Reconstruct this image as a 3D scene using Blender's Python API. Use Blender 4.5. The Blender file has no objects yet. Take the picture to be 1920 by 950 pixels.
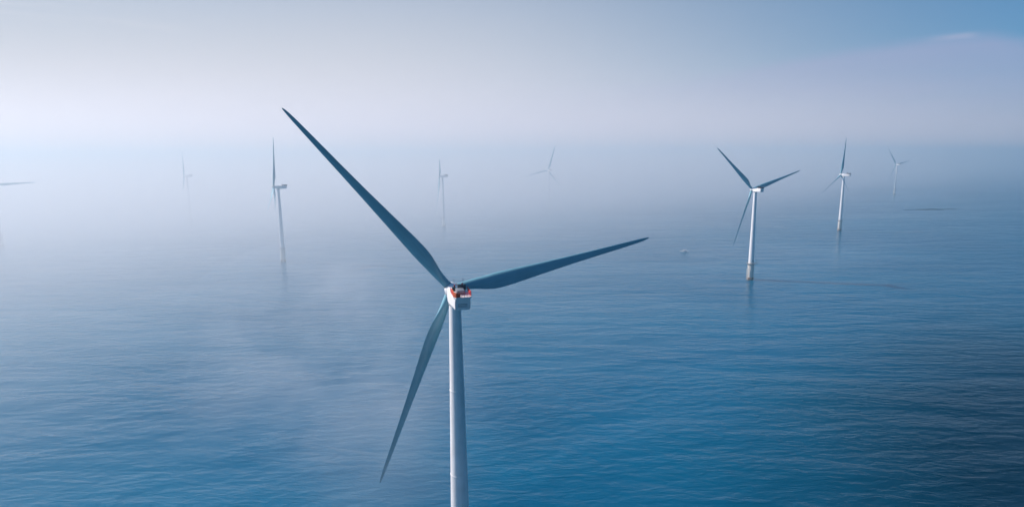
import bpy, bmesh, math, random
from mathutils import Matrix, Vector
R = math.radians
PI = math.pi
random.seed(7)
scene = bpy.context.scene
C = bpy.context.scene.collection

# ------------------------------------------------------------------ camera
CAM_H = 124.47
cam_data = bpy.data.cameras.new('camera')
cam_data.sensor_width = 36.0
cam_data.lens = 36.0 * 1105.3 / 1920.0
cam_data.clip_start = 0.5
cam_data.clip_end = 60000.0
cam = bpy.data.objects.new('camera', cam_data)
C.objects.link(cam)
cam.matrix_world = (Matrix.Translation((0, 0, CAM_H)) @ Matrix.Rotation(R(90 - 9.354), 4, 'X')
                    @ Matrix.Rotation(R(-0.47), 4, 'Z'))
scene.camera = cam

# ------------------------------------------------------------------ render settings
scene.view_settings.view_transform = 'Standard'
scene.view_settings.look = 'None'
scene.view_settings.gamma = 1.0
scene.view_settings.use_curve_mapping = False
scene.view_settings.exposure = 0.18
scene.cycles.use_denoising = True
scene.cycles.volume_bounces = 4
scene.cycles.max_bounces = 8
scene.cycles.sample_clamp_indirect = 4.0

# ------------------------------------------------------------------ sun and sky
SUN_AZ = -74.0      # degrees from the view axis (+Y) towards +X
SUN_EL = 36.0
sun_dir = Vector((math.sin(R(SUN_AZ)) * math.cos(R(SUN_EL)),
                  math.cos(R(SUN_AZ)) * math.cos(R(SUN_EL)), math.sin(R(SUN_EL))))
sd = bpy.data.lights.new('sun', 'SUN')
sd.energy = 4.9
sd.angle = R(0.6)
sd.color = (1.0, 0.87, 0.81)
so = bpy.data.objects.new('sun', sd)
so.rotation_euler = sun_dir.to_track_quat('Z', 'Y').to_euler()
C.objects.link(so)

world = bpy.data.worlds.new('World')
scene.world = world
world.use_nodes = True
nt = world.node_tree
nt.nodes.clear()


class NT:
    """small helper for wiring node trees"""
    def __init__(self, tree):
        self.t = tree

    def n(self, kind, **kw):
        nd = self.t.nodes.new(kind)
        for k, v in kw.items():
            setattr(nd, k, v)
        return nd

    def link(self, a, b):
        self.t.links.new(a, b)

    def put(self, sock, v):
        if isinstance(v, bpy.types.NodeSocket):
            self.link(v, sock)
        elif v is not None:
            sock.default_value = v

    def m(self, op, a, b=None, c=None, clamp=False):
        nd = self.n('ShaderNodeMath', operation=op, use_clamp=clamp)
        self.put(nd.inputs[0], a)
        self.put(nd.inputs[1], b)
        self.put(nd.inputs[2], c)
        return nd.outputs[0]

    def vm(self, op, a, b=None):
        nd = self.n('ShaderNodeVectorMath', operation=op)
        self.put(nd.inputs[0], a)
        if b is not None:
            self.put(nd.inputs[1], b)
        return nd

    def ss(self, v, lo, hi, a=0.0, b=1.0):
        nd = self.n('ShaderNodeMapRange', interpolation_type='SMOOTHSTEP')
        self.put(nd.inputs[0], v)
        self.put(nd.inputs[1], lo)
        self.put(nd.inputs[2], hi)
        self.put(nd.inputs[3], a)
        self.put(nd.inputs[4], b)
        return nd.outputs[0]

    def mix(self, f, a, b, mode='MIX'):
        nd = self.n('ShaderNodeMix', data_type='RGBA', blend_type=mode, clamp_factor=True)
        self.put(nd.inputs[0], f)
        self.put(nd.inputs[6], a)
        self.put(nd.inputs[7], b)
        return nd.outputs[2]

    def noise(self, vec, scale, detail=4, rough=0.5, dist=0.0):
        nd = self.n('ShaderNodeTexNoise')
        self.put(nd.inputs['Vector'], vec)
        nd.inputs['Scale'].default_value = scale
        nd.inputs['Detail'].default_value = detail
        nd.inputs['Roughness'].default_value = rough
        nd.inputs['Distortion'].default_value = dist
        return nd.outputs[0]


w = NT(nt)
sky = w.n('ShaderNodeTexSky', sky_type='NISHITA')
sky.sun_disc = False
sky.sun_elevation = R(SUN_EL)
sky.sun_rotation = R(SUN_AZ)
sky.altitude = 0.0
sky.air_density = 1.0
sky.dust_density = 0.6
sky.ozone_density = 3.0
tc = w.n('ShaderNodeTexCoord')
dirv = w.vm('NORMALIZE', tc.outputs['Generated']).outputs[0]
sep = w.n('ShaderNodeSeparateXYZ')
w.link(dirv, sep.inputs[0])
el = w.m('MULTIPLY', w.m('ARCSINE', sep.outputs[2]), 180 / PI)
az = w.m('MULTIPLY', w.m('ARCTAN2', sep.outputs[0], sep.outputs[1]), 180 / PI)
base = w.mix(1.0, sky.outputs[0], (0.22, 0.68, 0.98, 1.0), 'MULTIPLY')
# thin high mist, brightest towards the sun's side, thickest low down
cosang = w.vm('DOT_PRODUCT', dirv, (math.sin(R(-62)), math.cos(R(-62)), 0.10)).outputs['Value']
toward = w.ss(cosang, -0.66, 0.74)
low = w.ss(el, 33.0, 4.0)
mist_amt = w.m('MULTIPLY', low, w.m('MULTIPLY_ADD', toward, 0.90, 0.13))
mist_col = w.mix(toward, (1.7, 3.4, 5.2, 1), (5.8, 6.15, 6.85, 1))
back = w.ss(cosang, -1.0, -0.15, 0.4, 1.0)  # sky dimmed behind the camera, added to deepen the shaded sides
base = w.vm('MULTIPLY', base, w.mix(back, (0, 0, 0, 1), (1, 1, 1, 1))).outputs[0]
skyc = w.mix(mist_amt, base, mist_col)
st = w.n('ShaderNodeCombineXYZ')
w.link(w.m('MULTIPLY', az, 0.05), st.inputs[0])
w.link(w.m('MULTIPLY', el, 0.45), st.inputs[1])
nz = w.noise(st.outputs[0], 1.3, 5, 0.55, 0.4)
skyc = w.mix(w.m('MULTIPLY', w.ss(nz, 0.52, 0.72), w.m('MULTIPLY', w.ss(az, -22.0, -34.0), 0.3)), skyc, (7.4, 7.4, 7.9, 1))
# the cloud bank rising to the right, soft and streaky
fc = w.n('ShaderNodeFloatCurve')
w.link(w.m('DIVIDE', w.m('ADD', az, 180.0), 360.0), fc.inputs['Value'])
cv = fc.mapping.curves[0]
pts = [(-180, 6), (-20, 5.2), (8, 6.4), (19, 7.2), (26, 8.15), (31, 8.45), (36.5, 8.75), (40, 7.9), (50, 6.2), (180, 6)]
while len(cv.points) < len(pts):
    cv.points.new(0.5, 0.5)
for p_, (a_, e_) in zip(cv.points, pts):
    p_.location = ((a_ + 180) / 360, e_ / 20.0)
fc.mapping.update()
edge = w.m('MULTIPLY_ADD', fc.outputs[0], 20.0, w.m('MULTIPLY_ADD', nz, 0.9, -0.45))
under = w.m('SUBTRACT', edge, el)
mask = w.m('MULTIPLY', w.ss(under, -0.4, 1.0), w.ss(az, -4.0, 34.0))
mask = w.m('MULTIPLY', mask, w.ss(az, 62.0, 38.0, 0.25, 1.0))
mask = w.m('MULTIPLY', mask, w.m('MULTIPLY_ADD', nz, 0.5, 0.5))
skyc = w.mix(w.m('MULTIPLY', mask, 0.9), skyc, (3.3, 3.9, 6.0, 1))
# the sunlit lip of the bank
lip = w.m('MULTIPLY', w.m('MULTIPLY', w.ss(under, -0.15, 0.25), w.ss(under, 0.6, 0.25)),
          w.m('MULTIPLY', w.ss(az, 33.5, 36.0), w.ss(az, 37.6, 36.4)))
skyc = w.mix(w.m('MULTIPLY', lip, 0.4), skyc, (4.6, 4.9, 6.6, 1))
bg = w.n('ShaderNodeBackground')
w.link(skyc, bg.inputs[0])
bg.inputs[1].default_value = 0.088
wo = w.n('ShaderNodeOutputWorld')
w.link(bg.outputs[0], wo.inputs[0])


# ------------------------------------------------------------------ helpers
def new_mat(name):
    m_ = bpy.data.materials.new(name)
    m_.use_nodes = True
    t = NT(m_.node_tree)
    bsdf = m_.node_tree.nodes['Principled BSDF']
    return m_, t, bsdf


def paint(name, col, rough=0.45, var=0.10, streak=None, metallic=0.0):
    """painted steel or composite with faint uneven weathering"""
    m_, t, b = new_mat(name)
    tcn = t.n('ShaderNodeTexCoord')
    mp = t.n('ShaderNodeMapping')
    t.link(tcn.outputs['Object'], mp.inputs[0])
    mp.inputs['Scale'].default_value = (1.4, 1.4, 0.12)
    n1 = t.noise(mp.outputs[0], 1.0, 6, 0.6)
    n2 = t.noise(tcn.outputs['Object'], 0.35, 3, 0.5)
    f = t.m('ADD', t.m('MULTIPLY', n1, 0.6), t.m('MULTIPLY', n2, 0.4))
    dark = tuple(c * (1 - var * 2) for c in col) + (1,)
    lite = tuple(min(1, c * (1 + var * 0.4)) for c in col) + (1,)
    c_ = t.mix(t.ss(f, 0.3, 0.65), dark, lite)
    if streak:
        mp2 = t.n('ShaderNodeMapping')
        t.link(tcn.outputs['Object'], mp2.inputs[0])
        mp2.inputs['Scale'].default_value = (2.5, 2.5, 0.25)
        s = t.ss(t.noise(mp2.outputs[0], 1.0, 5, 0.7), 0.5, 0.75)
        c_ = t.mix(t.m('MULTIPLY', s, 0.7), c_, tuple(streak) + (1,))
    t.link(c_, b.inputs['Base Color'])
    t.put(b.inputs['Roughness'], t.m('MULTIPLY_ADD', n1, 0.2, rough - 0.1))
    b.inputs['Metallic'].default_value = metallic
    return m_


M_TOWER = paint('tower_paint', (0.87, 0.87, 0.87), 0.42, 0.07)
M_BLADE = paint('blade_gelcoat', (0.19, 0.44, 0.53), 0.34, 0.07)  # light grey blades; the teal of their shaded side is painted in
M_NAC = paint('nacelle_shell', (0.86, 0.86, 0.86), 0.4, 0.06)
M_TP = paint('transition_paint', (0.74, 0.72, 0.66), 0.5, 0.08, streak=(0.45, 0.30, 0.20))
M_PILE = paint('pile_fouling', (0.36, 0.24, 0.17), 0.8, 0.3)
M_ORANGE = paint('orange_panel', (0.90, 0.16, 0.03), 0.5, 0.08)
M_RED = paint('red_rail', (0.55, 0.05, 0.05), 0.5, 0.08)
M_DARK = paint('dark_cowl', (0.035, 0.05, 0.07), 0.5, 0.15)
M_GREY = paint('grey_metal', (0.30, 0.33, 0.36), 0.45, 0.12, metallic=0.3)
M_GLASS = paint('cabin_glass', (0.02, 0.03, 0.04), 0.1, 0.02)
M_LAMP = paint('lamp_red', (0.6, 0.03, 0.02), 0.25, 0.02)


def link_obj(name, bm, mat, parent=None, smooth=True, angle=35):
    me = bpy.data.meshes.new(name)
    bm.normal_update()
    bm.to_mesh(me)
    bm.free()
    me.materials.append(mat)
    if smooth:
        for p in me.polygons:
            p.use_smooth = True
        me.set_sharp_from_angle(angle=R(angle))
    o = bpy.data.objects.new(name, me)
    C.objects.link(o)
    if parent:
        o.parent = parent
    return o


def lathe(bm, prof, seg=48, mat=Matrix()):
    """revolve (radius, z) pairs around local Z"""
    rings = []
    for r_, z_ in prof:
        rings.append([bm.verts.new(mat @ Vector((max(r_, 1e-3) * math.cos(2 * PI * k / seg),
                                                 max(r_, 1e-3) * math.sin(2 * PI * k / seg), z_))) for k in range(seg)])
    for a, b in zip(rings, rings[1:]):
        for k in range(seg):
            bm.faces.new((a[k], a[(k + 1) % seg], b[(k + 1) % seg], b[k]))
    bm.faces.new(list(reversed(rings[0])))
    bm.faces.new(rings[-1])


def box(bm, c, s, bev=0.0, mat=Matrix()):
    r = bmesh.ops.create_cube(bm, size=1.0, matrix=mat @ Matrix.Translation(c) @ Matrix.Diagonal((s[0], s[1], s[2], 1)))
    if bev > 0:
        es = {e for v in r['verts'] for e in v.link_edges}
        bmesh.ops.bevel(bm, geom=list(es), offset=bev, segments=2, affect='EDGES', profile=0.5)


def tube(bm, a, b, r_, seg=8):
    a, b = Vector(a), Vector(b)
    d = b - a
    q = d.to_track_quat('Z', 'Y').to_matrix().to_4x4()
    lathe(bm, [(r_, 0), (r_, d.length)], seg, Matrix.Translation(a) @ q)


# ------------------------------------------------------------------ the sea
def water_material(name, deep, dark_patch=False):
    m_, t, b = new_mat(name)
    geo = t.n('ShaderNodeNewGeometry')
    pos = geo.outputs['Position']

    def mapped(scale, rot):
        mp = t.n('ShaderNodeMapping')
        t.link(pos, mp.inputs[0])
        mp.inputs['Rotation'].default_value = (0, 0, R(rot))
        mp.inputs['Scale'].default_value = scale
        return mp.outputs[0]
    # long swell, wind waves, chop: crests lie roughly along X
    h1 = t.noise(mapped((0.016, 0.052, 1), -9), 1.0, 3, 0.45, 0.3)
    h2 = t.noise(mapped((0.075, 0.21, 1), -6), 1.0, 4, 0.55, 0.5)
    h2b = t.noise(mapped((0.11, 0.26, 1), 20), 1.0, 3, 0.5, 0.4)
    h3 = t.noise(mapped((0.5, 0.95, 1), 4), 1.0, 4, 0.6, 0.3)
    # calmer and rougher areas of the surface
    calm = t.ss(t.noise(mapped((0.0028, 0.0075, 1), 10), 1.0, 5, 0.6, 1.2), 0.36, 0.62, 0.4, 1.2)
    s = t.m('ADD', t.m('MULTIPLY', h1, 2.6), t.m('MULTIPLY', t.m('ADD', t.m('MULTIPLY', h2, 1.15), t.m('MULTIPLY', h2b, 0.75)), calm))
    s = t.m('ADD', s, t.m('MULTIPLY', t.m('MULTIPLY', h3, 0.13), calm))
    bp = t.n('ShaderNodeBump')
    bp.inputs['Strength'].default_value = 1.0
    bp.inputs['Distance'].default_value = 0.72
    t.link(s, bp.inputs['Height'])
    t.link(bp.outputs[0], b.inputs['Normal'])
    tint = t.noise(mapped((0.004, 0.006, 1), 25), 1.0, 3, 0.5)
    body_col = t.mix(t.ss(tint, 0.35, 0.65), tuple(deep[0]) + (1,), tuple(deep[1]) + (1,))
    # water colour darkened towards the near right, standing in for corner vignetting
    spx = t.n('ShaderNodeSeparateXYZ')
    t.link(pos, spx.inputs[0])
    vig_pos = t.m('SUBTRACT', spx.outputs[0], t.m('MULTIPLY', spx.outputs[1], 0.75))
    vig_pos = t.m('ADD', vig_pos, t.m('MULTIPLY_ADD', tint, 160.0, -80.0))
    t.link(t.mix(t.m('MULTIPLY', t.ss(vig_pos, -160.0, 60.0), t.ss(spx.outputs[1], 560.0, 260.0, 0.25, 1.0)), body_col, tuple(c * 0.18 for c in deep[0]) + (1,)), b.inputs['Base Color'])
    b.inputs['Roughness'].default_value = 0.45 if dark_patch else 0.16
    if dark_patch:
        b.inputs['Specular IOR Level'].default_value = 0.15
    b.inputs['IOR'].default_value = 1.33
    return m_


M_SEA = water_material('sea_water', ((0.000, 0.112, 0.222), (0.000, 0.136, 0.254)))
bm = bmesh.new()
rad = [0.01, 400, 1200, 3000, 7000, 14000]
seg = 96
prev = None
for r_ in rad:
    ring = [bm.verts.new((r_ * math.cos(2 * PI * k / seg), r_ * math.sin(2 * PI * k / seg), 0)) for k in range(seg)]
    if prev:
        for k in range(seg):
            bm.faces.new((prev[k], ring[k], ring[(k + 1) % seg], prev[(k + 1) % seg]))
    prev = ring
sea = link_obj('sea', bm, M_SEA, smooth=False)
sea['kind'] = 'structure'

# long dark streak on the water far out on the right
M_STREAK = water_material('streak_water', ((0.000, 0.010, 0.020), (0.000, 0.012, 0.024)), True)
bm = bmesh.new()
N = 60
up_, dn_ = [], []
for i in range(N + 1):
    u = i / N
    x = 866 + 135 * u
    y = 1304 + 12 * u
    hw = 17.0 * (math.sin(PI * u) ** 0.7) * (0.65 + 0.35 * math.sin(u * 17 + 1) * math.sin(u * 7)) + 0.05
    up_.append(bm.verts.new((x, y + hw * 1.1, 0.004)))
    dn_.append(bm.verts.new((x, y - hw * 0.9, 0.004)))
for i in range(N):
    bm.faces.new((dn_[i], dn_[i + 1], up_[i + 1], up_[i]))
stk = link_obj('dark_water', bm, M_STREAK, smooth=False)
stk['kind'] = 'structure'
stk['label'] = 'long thin dark streak on the water far out right'


# ------------------------------------------------------------------ haze
m_ = bpy.data.materials.new('haze_air')
m_.use_nodes = True
m_.node_tree.nodes.clear()
t = NT(m_.node_tree)
pv = t.n('ShaderNodeVolumePrincipled')
pv.inputs['Color'].default_value = (0.42, 0.82, 1.0, 1)
pv.inputs['Density'].default_value = 0.00019
pv.inputs['Anisotropy'].default_value = 0.65
mo = t.n('ShaderNodeOutputMaterial')
t.link(pv.outputs[0], mo.inputs['Volume'])
bm = bmesh.new()
HZ_TOP, HZ_BOT, HZ_R = 153.0, -1.0, 15000.0
box(bm, (0, 0, (HZ_TOP + HZ_BOT) / 2), (2 * HZ_R, 2 * HZ_R, HZ_TOP - HZ_BOT))
haze = link_obj('haze', bm, m_, smooth=False)
haze['kind'] = 'stuff'

# low fog bank lying over the far left of the field, with a ragged front and a soft top
m_ = bpy.data.materials.new('fog')
m_.use_nodes = True
m_.node_tree.nodes.clear()
t = NT(m_.node_tree)
geo = t.n('ShaderNodeNewGeometry')
sp = t.n('ShaderNodeSeparateXYZ')
t.link(geo.outputs['Position'], sp.inputs[0])
fx, fy, fz = sp.outputs
front = t.m('SUBTRACT', t.m('SUBTRACT', fy, t.m('MULTIPLY', fx, 0.8)), 800.0)
mpf = t.n('ShaderNodeMapping')
t.link(geo.outputs['Position'], mpf.inputs[0])
mpf.inputs['Scale'].default_value = (0.002, 0.002, 0.008)
fn = t.noise(mpf.outputs[0], 1.0, 2, 0.5)
front = t.m('ADD', front, t.m('MULTIPLY_ADD', fn, 500.0, -250.0))
dens = t.m('MULTIPLY', t.ss(front, 0.0, 600.0), t.ss(fz, 135.0, 30.0, 0.0, 1.0))
dens = t.m('MULTIPLY', dens, t.ss(fx, 2400.0, 600.0, 0.0, 0.55))
# thin skirt of the bank reaching in over the nearer water on the left
front2 = t.m('SUBTRACT', t.m('SUBTRACT', fy, t.m('MULTIPLY', fx, 1.3)), 800.0)
front2 = t.m('ADD', front2, t.m('MULTIPLY_ADD', fn, 300.0, -150.0))
toe = t.m('MULTIPLY', t.m('MULTIPLY', t.ss(front2, -900.0, 400.0), 0.20), t.ss(fz, 170.0, 20.0))
dens = t.m('ADD', dens, toe)
dens = t.m('ADD', dens, t.m('MULTIPLY', t.m('MULTIPLY', t.ss(front2, -480.0, 100.0), 0.15), t.ss(fz, 170.0, 20.0)))
# high thin part of the bank, far out
front3 = t.m('SUBTRACT', t.m('SUBTRACT', fy, t.m('MULTIPLY', t.m('MAXIMUM', fx, 0.0), 0.5)), 800.0)
high = t.m('MULTIPLY', t.ss(front3, -450.0, 1300.0), t.ss(fz, 560.0, 40.0))
high = t.m('MULTIPLY', high, t.ss(fx, 3500.0, 200.0, 0.085, 0.28))
high = t.m('MULTIPLY', high, t.m('MULTIPLY', t.ss(fx, 6400.0, 4500.0), t.ss(fy, 8900.0, 6500.0)))
dens = t.m('ADD', dens, high)
pv = t.n('ShaderNodeVolumePrincipled')
pv.inputs['Color'].default_value = (0.955, 0.965, 0.985, 1)
t.link(t.m('MULTIPLY', dens, 0.005), pv.inputs['Density'])
pv.inputs['Anisotropy'].default_value = 0.24
mo = t.n('ShaderNodeOutputMaterial')
t.link(pv.outputs[0], mo.inputs['Volume'])
bm = bmesh.new()
box(bm, (-500, 4200, 325), (14000, 9600, 649.0))
fog = link_obj('fog_bank', bm, m_, smooth=False)
fog['kind'] = 'stuff'

# a loose wisp of mist drifting low past the foreground tower
m_ = bpy.data.materials.new('mist')
m_.use_nodes = True
m_.node_tree.nodes.clear()
t = NT(m_.node_tree)
tcn = t.n('ShaderNodeTexCoord')
geo = t.n('ShaderNodeNewGeometry')
rr = t.vm('LENGTH', tcn.outputs['Object']).outputs['Value']
mpf = t.n('ShaderNodeMapping')
t.link(geo.outputs['Position'], mpf.inputs[0])
mpf.inputs['Scale'].default_value = (0.018, 0.012, 0.03)
fn = t.noise(mpf.outputs[0], 1.0, 4, 0.55, 0.4)
d_ = t.m('MULTIPLY', t.ss(rr, 1.0, 0.15), t.ss(fn, 0.40, 0.72))
pv = t.n('ShaderNodeVolumePrincipled')
pv.inputs['Color'].default_value = (0.96, 0.98, 1.0, 1)
pv.inputs['Anisotropy'].default_value = 0.0
t.link(t.m('MULTIPLY', d_, 0.013), pv.inputs['Density'])
mo = t.n('ShaderNodeOutputMaterial')
t.link(pv.outputs[0], mo.inputs['Volume'])
bm = bmesh.new()
bmesh.ops.create_icosphere(bm, subdivisions=3, radius=1.02)
wisp = link_obj('mist_wisp', bm, m_, smooth=False)
wisp.location = (-76, 238, 46)
wisp.scale = (68, 150, 42)
wisp.rotation_euler = (0, 0, R(22))
wisp['kind'] = 'stuff'

# ------------------------------------------------------------------ wind turbine
HUB_H = 90.0
OVERHANG = 5.0
TILT = R(5)
BLADE_L = 59.2


def lerp_tab(tab, x):
    for (x0, y0), (x1, y1) in zip(tab, tab[1:]):
        if x <= x1:
            k = (x - x0) / (x1 - x0)
            return y0 + (y1 - y0) * k
    return tab[-1][1]


def blade_mesh():
    """blade along +Z, leading edge -X, upwind +Y"""
    bm = bmesh.new()
    chord = [(0, 2.1), (0.03, 2.1), (0.07, 2.6), (0.12, 3.5), (0.17, 4.25), (0.21, 4.4), (0.27, 4.15), (0.4, 3.3), (0.55, 2.45), (0.7, 1.85),
             (0.85, 1.35), (0.94, 1.0), (0.98, 0.7), (1.0, 0.25)]
    thick = [(0, 1.0), (0.03, 1.0), (0.07, 0.78), (0.12, 0.52), (0.2, 0.36), (0.3, 0.29), (0.5, 0.22), (0.8, 0.17), (1.0, 0.15)]
    twist = [(0, 16), (0.15, 14), (0.3, 9), (0.5, 5), (0.75, 1.5), (1.0, -0.5)]
    NS, NP = 64, 28
    rings = []
    for i in range(NS + 1):
        u = i / NS
        u = u if u < 0.9 else u
        z = 1.3 + (BLADE_L - 1.3) * u
        c = lerp_tab(chord, u)
        th = lerp_tab(thick, u)
        tw = R(lerp_tab(twist, u) + 23.0)
        circ = max(0.0, min(1.0, 1 - (u - 0.03) / 0.13))
        circ = circ * circ * (3 - 2 * circ)
        le = 0.5 * circ + 0.32 * (1 - circ)      # pitch axis as a share of the chord
        ring = []
        for k in range(NP):
            a = 2 * PI * k / NP
            xc = 0.5 * (1 - math.cos(a))
            s = 1 if a < PI else -1
            yt = 5 * th * (0.2969 * math.sqrt(xc) - 0.126 * xc - 0.3516 * xc ** 2 + 0.2843 * xc ** 3 - 0.1036 * xc ** 4)
            ya = yt * s * (1.15 if s < 0 else 0.85)
            yc = 0.5 * math.sin(a) * th
            y = (ya * (1 - circ) + yc * circ) * c
            x = (xc - le) * c
            X = x * math.cos(tw) + y * math.sin(tw)
            Y = -x * math.sin(tw) + y * math.cos(tw)
            Y += 0.02 * BLADE_L * u * 0.6 + 1.4 * u ** 2.2
            ring.append(bm.verts.new((X, Y, z)))
        rings.append(ring)
    for a, b in zip(rings, rings[1:]):
        for k in range(NP):
            bm.faces.new((a[k], b[k], b[(k + 1) % NP], a[(k + 1) % NP]))
    bm.faces.new(rings[0])
    bm.faces.new(list(reversed(rings[-1])))
    bmesh.ops.recalc_face_normals(bm, faces=bm.faces)
    return bm


def build_turbine():
    root = bpy.data.objects.new('wind_turbine', None)
    C.objects.link(root)
    # tower: slender taper in flanged sections
    bm = bmesh.new()
    prof = []
    z0, z1 = 17.6, HUB_H - 2.0
    for i in range(25):
        u = i / 24
        z = z0 + (z1 - z0) * u
        r_ = 2.62 + (1.50 - 2.62) * (u ** 1.05)
        prof.append((r_, z))
        if i in (8, 16):
            prof += [(r_, z + 0.02), (r_ + 0.07, z + 0.03), (r_ + 0.07, z + 0.32), (r_, z + 0.33)]
    lathe(bm, prof, 64)
    tower = link_obj('tower', bm, M_TOWER, root, angle=50)
    bm = bmesh.new()
    box(bm, (0, -2.62, 19.3), (1.0, 0.12, 2.2), 0.03)
    link_obj('door', bm, M_GREY, tower)
    # transition piece, pile and work platform
    bm = bmesh.new()
    lathe(bm, [(2.95, 2.6), (2.95, 15.0), (2.75, 16.6), (2.70, 17.58)], 48)
    tp = link_obj('transition_piece', bm, M_TP, root)
    bm = bmesh.new()
    lathe(bm, [(3.15, -12), (3.15, 1.2), (3.4, 1.4), (3.4, 2.3), (2.97, 2.59)], 48)
    link_obj('monopile', bm, M_PILE, root)
    bm = bmesh.new()
    for s in (-1, 1):
        tube(bm, (-4.0 + 0, s * 0.9, -3), (-4.0, s * 0.9, 11.0), 0.17)
        for zz in (1.8, 6.0, 10.6):
            tube(bm, (-4.0, s * 0.9, zz), (-2.9, s * 0.7, zz), 0.11)
    for k in range(22):
        tube(bm, (-3.85, -0.3, 0.5 + k * 0.7), (-3.85, 0.3, 0.5 + k * 0.7), 0.04, 6)
    for s in (-0.3, 0.3):
        tube(bm, (-3.85, s, 0), (-3.85, s, 16.2), 0.06, 6)
    link_obj('boat_landing', bm, M_TP, tp)
    bm = bmesh.new()
    lathe(bm, [(2.72, 16.35), (4.6, 16.4), (4.6, 16.6), (2.72, 16.62)], 40)
    box(bm, (4.9, -0.6, 16.5), (3.4, 3.2, 0.22), 0.02)
    for k in range(8):
        a = 2 * PI * k / 8
        tube(bm, (2.9 * math.cos(a), 2.9 * math.sin(a), 14.6), (4.3 * math.cos(a), 4.3 * math.sin(a), 16.4), 0.1, 6)
    plat = link_obj('work_platform', bm, M_GREY, root)
    bm = bmesh.new()
    pts_ = [(4.5 * math.cos(2 * PI * k / 20 + 0.42), 4.5 * math.sin(2 * PI * k / 20 + 0.42)) for k in range(18)]
    pts_ = [(6.5, 0.9)] + pts_[0:] + [(6.5, -2.1)]
    for k, (x, y) in enumerate(pts_):
        tube(bm, (x, y, 16.6), (x, y, 17.75), 0.04, 6)
        xn, yn = pts_[(k + 1) % len(pts_)]
        for zz in (17.2, 17.75):
            tube(bm, (x, y, zz), (xn, yn, zz), 0.035, 6)
    link_obj('platform_railing', bm, M_GREY, plat)
    bm = bmesh.new()
    tube(bm, (5.6, -1.7, 16.6), (5.6, -1.7, 19.6), 0.13)
    tube(bm, (5.6, -1.7, 19.5), (7.4, -1.2, 20.3), 0.1)
    link_obj('davit_crane', bm, M_GREY, plat)

    # nacelle: a soft-edged long box, rear end squared
    tilt = Matrix.Translation((0, 0, HUB_H)) @ Matrix.Rotation(TILT, 4, 'X')
    bm = bmesh.new()
    secs = [(3.15, 1.25, -1.25, 1.25), (2.7, 1.5, -1.45, 1.55), (1.6, 1.72, -1.8, 1.85), (0.0, 1.86, -2.0, 2.05), (-2.4, 1.94, -1.85, 2.1),
            (-6.5, 1.96, -1.2, 2.1), (-9.4, 1.96, -0.85, 2.1), (-9.65, 1.84, -0.72, 2.0)]
    rings = []
    for y, hw, zb, zt in secs:
        cz, hh = (zt + zb) / 2, (zt - zb) / 2
        ring = []
        n_ = 2.6 if y > 2 else (4 if y > 1 else 7)
        for k in range(48):
            a = 2 * PI * k / 48
            ca, sa = math.cos(a), math.sin(a)
            x = hw * abs(ca) ** (2 / n_) * (1 if ca >= 0 else -1)
            z = cz + hh * abs(sa) ** (2 / n_) * (1 if sa >= 0 else -1)
            ring.append(bm.verts.new((x, y, z)))
        rings.append(ring)
    for a, b in zip(rings, rings[1:]):
        for k in range(48):
            bm.faces.new((a[k], a[(k + 1) % 48], b[(k + 1) % 48], b[k]))
    bm.faces.new(rings[0])
    bm.faces.new(rings[-1])
    bmesh.ops.recalc_face_normals(bm, faces=bm.faces)
    nac = link_obj('nacelle', bm, M_NAC, root, angle=40)
    nac.matrix_local = tilt
    # yaw collar between tower and nacelle
    bm = bmesh.new()
    lathe(bm, [(1.55, HUB_H - 2.6), (1.66, HUB_H - 2.5), (1.66, HUB_H - 1.9)], 40)
    link_obj('yaw_collar', bm, M_GREY, root)
    # hoist deck with rim, railing, winch boxes
    bm = bmesh.new()
    dz = 2.14
    out = [(-2.2, -5.0), (-2.2, -9.5), (-1.7, -10.2), (1.7, -10.2), (2.2, -9.5), (2.2, -5.0)]
    lo = [bm.verts.new((x, y, dz)) for x, y in out]
    hi = [bm.verts.new((x, y, dz + 0.42)) for x, y in out]
    bm.faces.new(lo)
    bm.faces.new(list(reversed(hi)))
    for k in range(6):
        bm.faces.new((lo[k], lo[(k + 1) % 6], hi[(k + 1) % 6], hi[k]))
    bmesh.ops.recalc_face_normals(bm, faces=bm.faces)
    deck = link_obj('hoist_deck', bm, M_NAC, nac, smooth=False)
    # railing: red rails and mesh, orange panels on the sunny side
    bm = bmesh.new()
    rail = [(-2.12, -5.1), (-2.12, -9.45), (-1.65, -10.1), (1.65, -10.1), (2.12, -9.45), (2.12, -5.1)]
    for (xa, ya), (xb, yb) in zip(rail, rail[1:]):
        L_ = math.hypot(xb - xa, yb - ya)
        n_ = max(1, int(L_ / 0.6))
        for k in range(n_ + 1):
            x, y = xa + (xb - xa) * k / n_, ya + (yb - ya) * k / n_
            tube(bm, (x, y, dz + 0.3), (x, y, dz + 1.5), 0.035, 6)
        for zz in (0.6, 0.9, 1.2, 1.5):
            tube(bm, (xa, ya, dz + zz), (xb, yb, dz + zz), 0.04, 6)
    link_obj('railing', bm, M_RED, nac)
    bm = bmesh.new()
    box(bm, (-2.04, -7.8, dz + 1.0), (0.10, 2.9, 1.2), 0.02)
    box(bm, (-1.89, -9.72, dz + 1.0), (0.10, 1.05, 1.2), 0.02, Matrix.Translation((-1.89, -9.72, 0)) @ Matrix.Rotation(R(36), 4, 'Z') @ Matrix.Translation((1.89, 9.72, 0)))
    box(bm, (-1.1, -10.0, dz + 0.95), (1.0, 0.08, 1.0), 0.02)
    link_obj('orange_panel', bm, M_ORANGE, nac)
    bm = bmesh.new()
    box(bm, (2.04, -7.7, dz + 1.0), (0.10, 3.2, 1.2), 0.02)
    link_obj('red_panel', bm, M_RED, nac)
    bm = bmesh.new()
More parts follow.
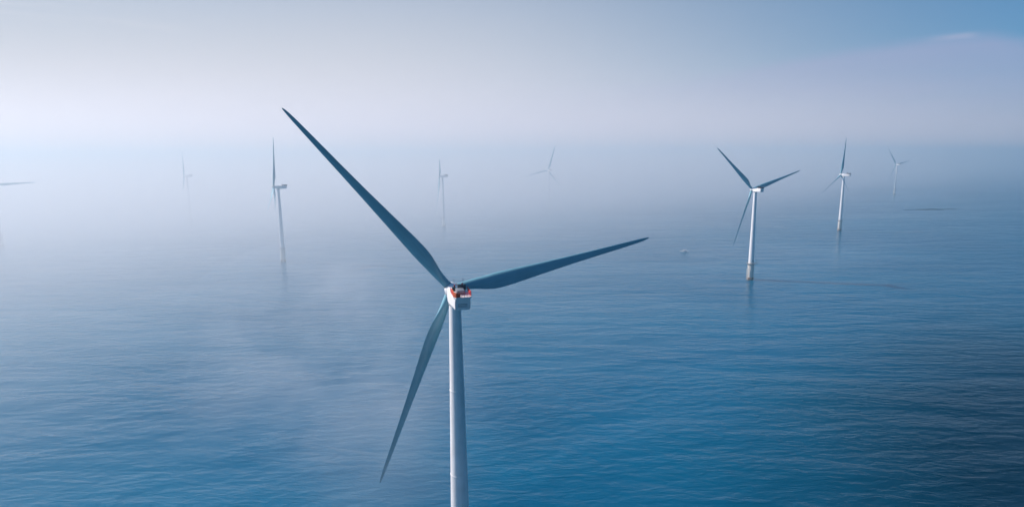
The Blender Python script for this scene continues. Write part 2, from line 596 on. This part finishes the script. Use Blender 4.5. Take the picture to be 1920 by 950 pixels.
    box(bm, (0.85, -4.3, 3.0), (2.0, 0.9, 1.85), 0.12)
    box(bm, (-1.1, -4.5, 2.8), (0.9, 0.8, 1.4), 0.12)
    link_obj('cooler', bm, M_DARK, nac)
    bm = bmesh.new()
    box(bm, (0.0, -6.6, 3.0), (1.9, 2.4, 0.95), 0.10)
    link_obj('hatch_cover', bm, M_GREY, nac)
    for s in (-1.1, 1.2):
        bm = bmesh.new()
        tube(bm, (s, -4.4, 3.4), (s, -4.4, 5.2), 0.035, 6)
        tube(bm, (s - 0.25, -4.4, 4.95), (s + 0.25, -4.4, 4.95), 0.025, 6)
        lathe(bm, [(0.02, 5.18), (0.12, 5.22), (0.14, 5.35), (0.03, 5.48)], 12, Matrix.Translation((s, -4.4, 0)))
        link_obj('wind_sensor', bm, M_GREY, nac)
    for s in (-0.9, 1.0):
        bm = bmesh.new()
        lathe(bm, [(0.16, 3.78), (0.18, 3.85), (0.18, 4.06), (0.10, 4.18)], 16, Matrix.Translation((s, -4.3, 0.16 if s > 0 else -0.26)))
        link_obj('warning_lamp', bm, M_LAMP, nac)
    bm = bmesh.new()
    for zz in (0.0, 0.35, 0.7):
        box(bm, (0, -9.66, zz), (2.3, 0.06, 0.14), 0.01)
    link_obj('vent_grille', bm, M_GREY, nac)

    # hub and spinner
    bm = bmesh.new()
    rot = Matrix.Rotation(R(-90), 4, 'X')       # local Z -> +Y
    lathe(bm, [(1.30, 3.2), (1.55, 3.45), (1.72, 4.2), (1.74, 5.2), (1.60, 6.1), (1.25, 6.8), (0.75, 7.25), (0.3, 7.42), (0.02, 7.46)], 48, rot)
    hub = link_obj('hub', bm, M_NAC, root)
    hub.matrix_local = tilt
    blades = []
    bl_me = None
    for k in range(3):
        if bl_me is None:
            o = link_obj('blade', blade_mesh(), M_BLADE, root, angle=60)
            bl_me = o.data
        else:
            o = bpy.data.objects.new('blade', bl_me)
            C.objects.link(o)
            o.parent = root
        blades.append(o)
    # metal root collar on each blade
    bm = bmesh.new()
    lathe(bm, [(1.12, 1.25), (1.12, 1.75), (1.06, 1.8)], 32)
    cme = None
    for o in blades:
        if cme is None:
            c = link_obj('blade_root', bm, M_GREY, o)
            cme = c.data
        else:
            c = bpy.data.objects.new('blade_root', cme)
            C.objects.link(c)
            c.parent = o
    return root


def set_rotor(root, phase):
    bl = [c for c in root.children if c.name.startswith('blade')]
    bl.sort(key=lambda o: o.name)
    for k, o in enumerate(bl):
        o.matrix_local = (Matrix.Translation((0, 0, HUB_H)) @ Matrix.Rotation(TILT, 4, 'X')
                          @ Matrix.Translation((0, OVERHANG, 0)) @ Matrix.Rotation(phase + k * 2 * PI / 3, 4, 'Y'))


def copy_tree(o, parent=None):
    c = o.copy()
    C.objects.link(c)
    if parent:
        c.parent = parent
    for ch in list(o.children):
        copy_tree(ch, c)
    return c


# x, y, heading of the rotor axis, rotor phase, label
turbines = [
    (-14.6, 145.8, -16.6, 79.8, 'large white wind turbine in the foreground with orange and red railing on its nacelle'),
    (239.8, 581.7, -16.2, 72.9, 'white wind turbine in clear air right of the foreground one, its rotor a wide Y'),
    (538.3, 961.3, -38.7, 2.0, 'small white wind turbine at the right with one blade pointing straight up'),
    (-279.4, 709.6, -106.6, 3.0, 'blue shaded wind turbine seen edge on in mist left of the foreground one'),
    (-653.3, 1196.2, -122.0, 30.0, 'faint grey wind turbine at the left almost lost in bright fog'),
    (-123.8, 1066.3, -97.0, 61.0, 'very faint edge on wind turbine behind the long upper left blade of the foreground one'),
    (90.0, 1426.7, -24.0, 17.0, 'faint far wind turbine in fog above the right blade of the foreground one'),
    (-753.3, 861.4, 2.0, 88.0, 'foggy wind turbine cut by the left edge, one blade reaching in horizontally'),
    (1176.8, 1815.8, -20.0, 80.0, 'tiny farthest wind turbine at the right, barely visible over the blue horizon'),
]
proto = build_turbine()


def copy_turbine():
    """a copy whose hoist deck has plain dark guards instead of the orange and red ones"""
    r_ = copy_tree(proto)
    for ch in r_.children_recursive:
        base_name = ch.name.split('.')[0]
        if base_name in ('orange_panel', 'red_panel', 'railing'):
            if base_name not in dark_mesh:
                dark_mesh[base_name] = ch.data.copy()
                dark_mesh[base_name].materials[0] = M_DARK
            ch.data = dark_mesh[base_name]
            if base_name != 'railing':
                ch.name = 'deck_guard'
    return r_


dark_mesh = {}
roots = [proto] + [copy_turbine() for _ in turbines[1:]]
for root, (x, y, yaw, ph, lab) in zip(roots, turbines):
    root.location = (x, y, 0)
    root.rotation_euler = (0, 0, R(-yaw))
    set_rotor(root, R(ph))
    root['label'] = lab
    root['category'] = 'wind turbine'
    root['group'] = 'offshore wind turbines'

# ------------------------------------------------------------------ small service boat
M_HULL = paint('boat_hull', (0.85, 0.85, 0.84), 0.35, 0.04)
M_FOAM = paint('foam', (0.75, 0.78, 0.80), 0.9, 0.1)
boat = bpy.data.objects.new('boat', None)
C.objects.link(boat)
boat['label'] = 'small white boat alone on the water left of the second nearest turbine'
boat['category'] = 'boat'
bm = bmesh.new()
rings = []
for x, hw, zb, zt in [(-4.5, 1.35, -0.35, 0.95), (-2, 1.5, -0.45, 0.95), (1, 1.5, -0.45, 1.05), (3, 1.05, -0.35, 1.25), (4.4, 0.45, 0.1, 1.5), (5.0, 0.05, 0.7, 1.65)]:
    rings.append([bm.verts.new(p) for p in ((x, -hw, zt), (x, -hw * 0.85, zb + 0.4), (x, 0, zb), (x, hw * 0.85, zb + 0.4), (x, hw, zt))])
for a, b in zip(rings, rings[1:]):
    for k in range(4):
        bm.faces.new((a[k], a[k + 1], b[k + 1], b[k]))
    bm.faces.new((a[4], a[0], b[0], b[4]))
bm.faces.new(rings[0])
bm.faces.new(rings[-1])
bmesh.ops.recalc_face_normals(bm, faces=bm.faces)
link_obj('hull', bm, M_HULL, boat)
bm = bmesh.new()
box(bm, (0.2, 0, 1.75), (3.2, 2.1, 1.5), 0.15)
box(bm, (-0.1, 0, 2.58), (3.7, 2.3, 0.14), 0.04)
cab = link_obj('cabin', bm, M_HULL, boat)
bm = bmesh.new()
for s in (-1, 1):
    box(bm, (0.3, s * 1.06, 2.0), (2.4, 0.04, 0.55), 0.01)
box(bm, (1.81, 0, 2.0), (0.04, 1.7, 0.6), 0.01)
link_obj('window', bm, M_GLASS, cab)
bm = bmesh.new()
tube(bm, (-0.9, 0, 2.6), (-0.9, 0, 4.2), 0.05, 8)
tube(bm, (-0.9, -0.5, 3.7), (-0.9, 0.5, 3.7), 0.04, 8)
link_obj('mast', bm, M_GREY, boat)
boat.location = (224, 755, 0.0)
boat.rotation_euler = (0, 0, R(168))
boat.scale = (1.1, 1.1, 1.1)
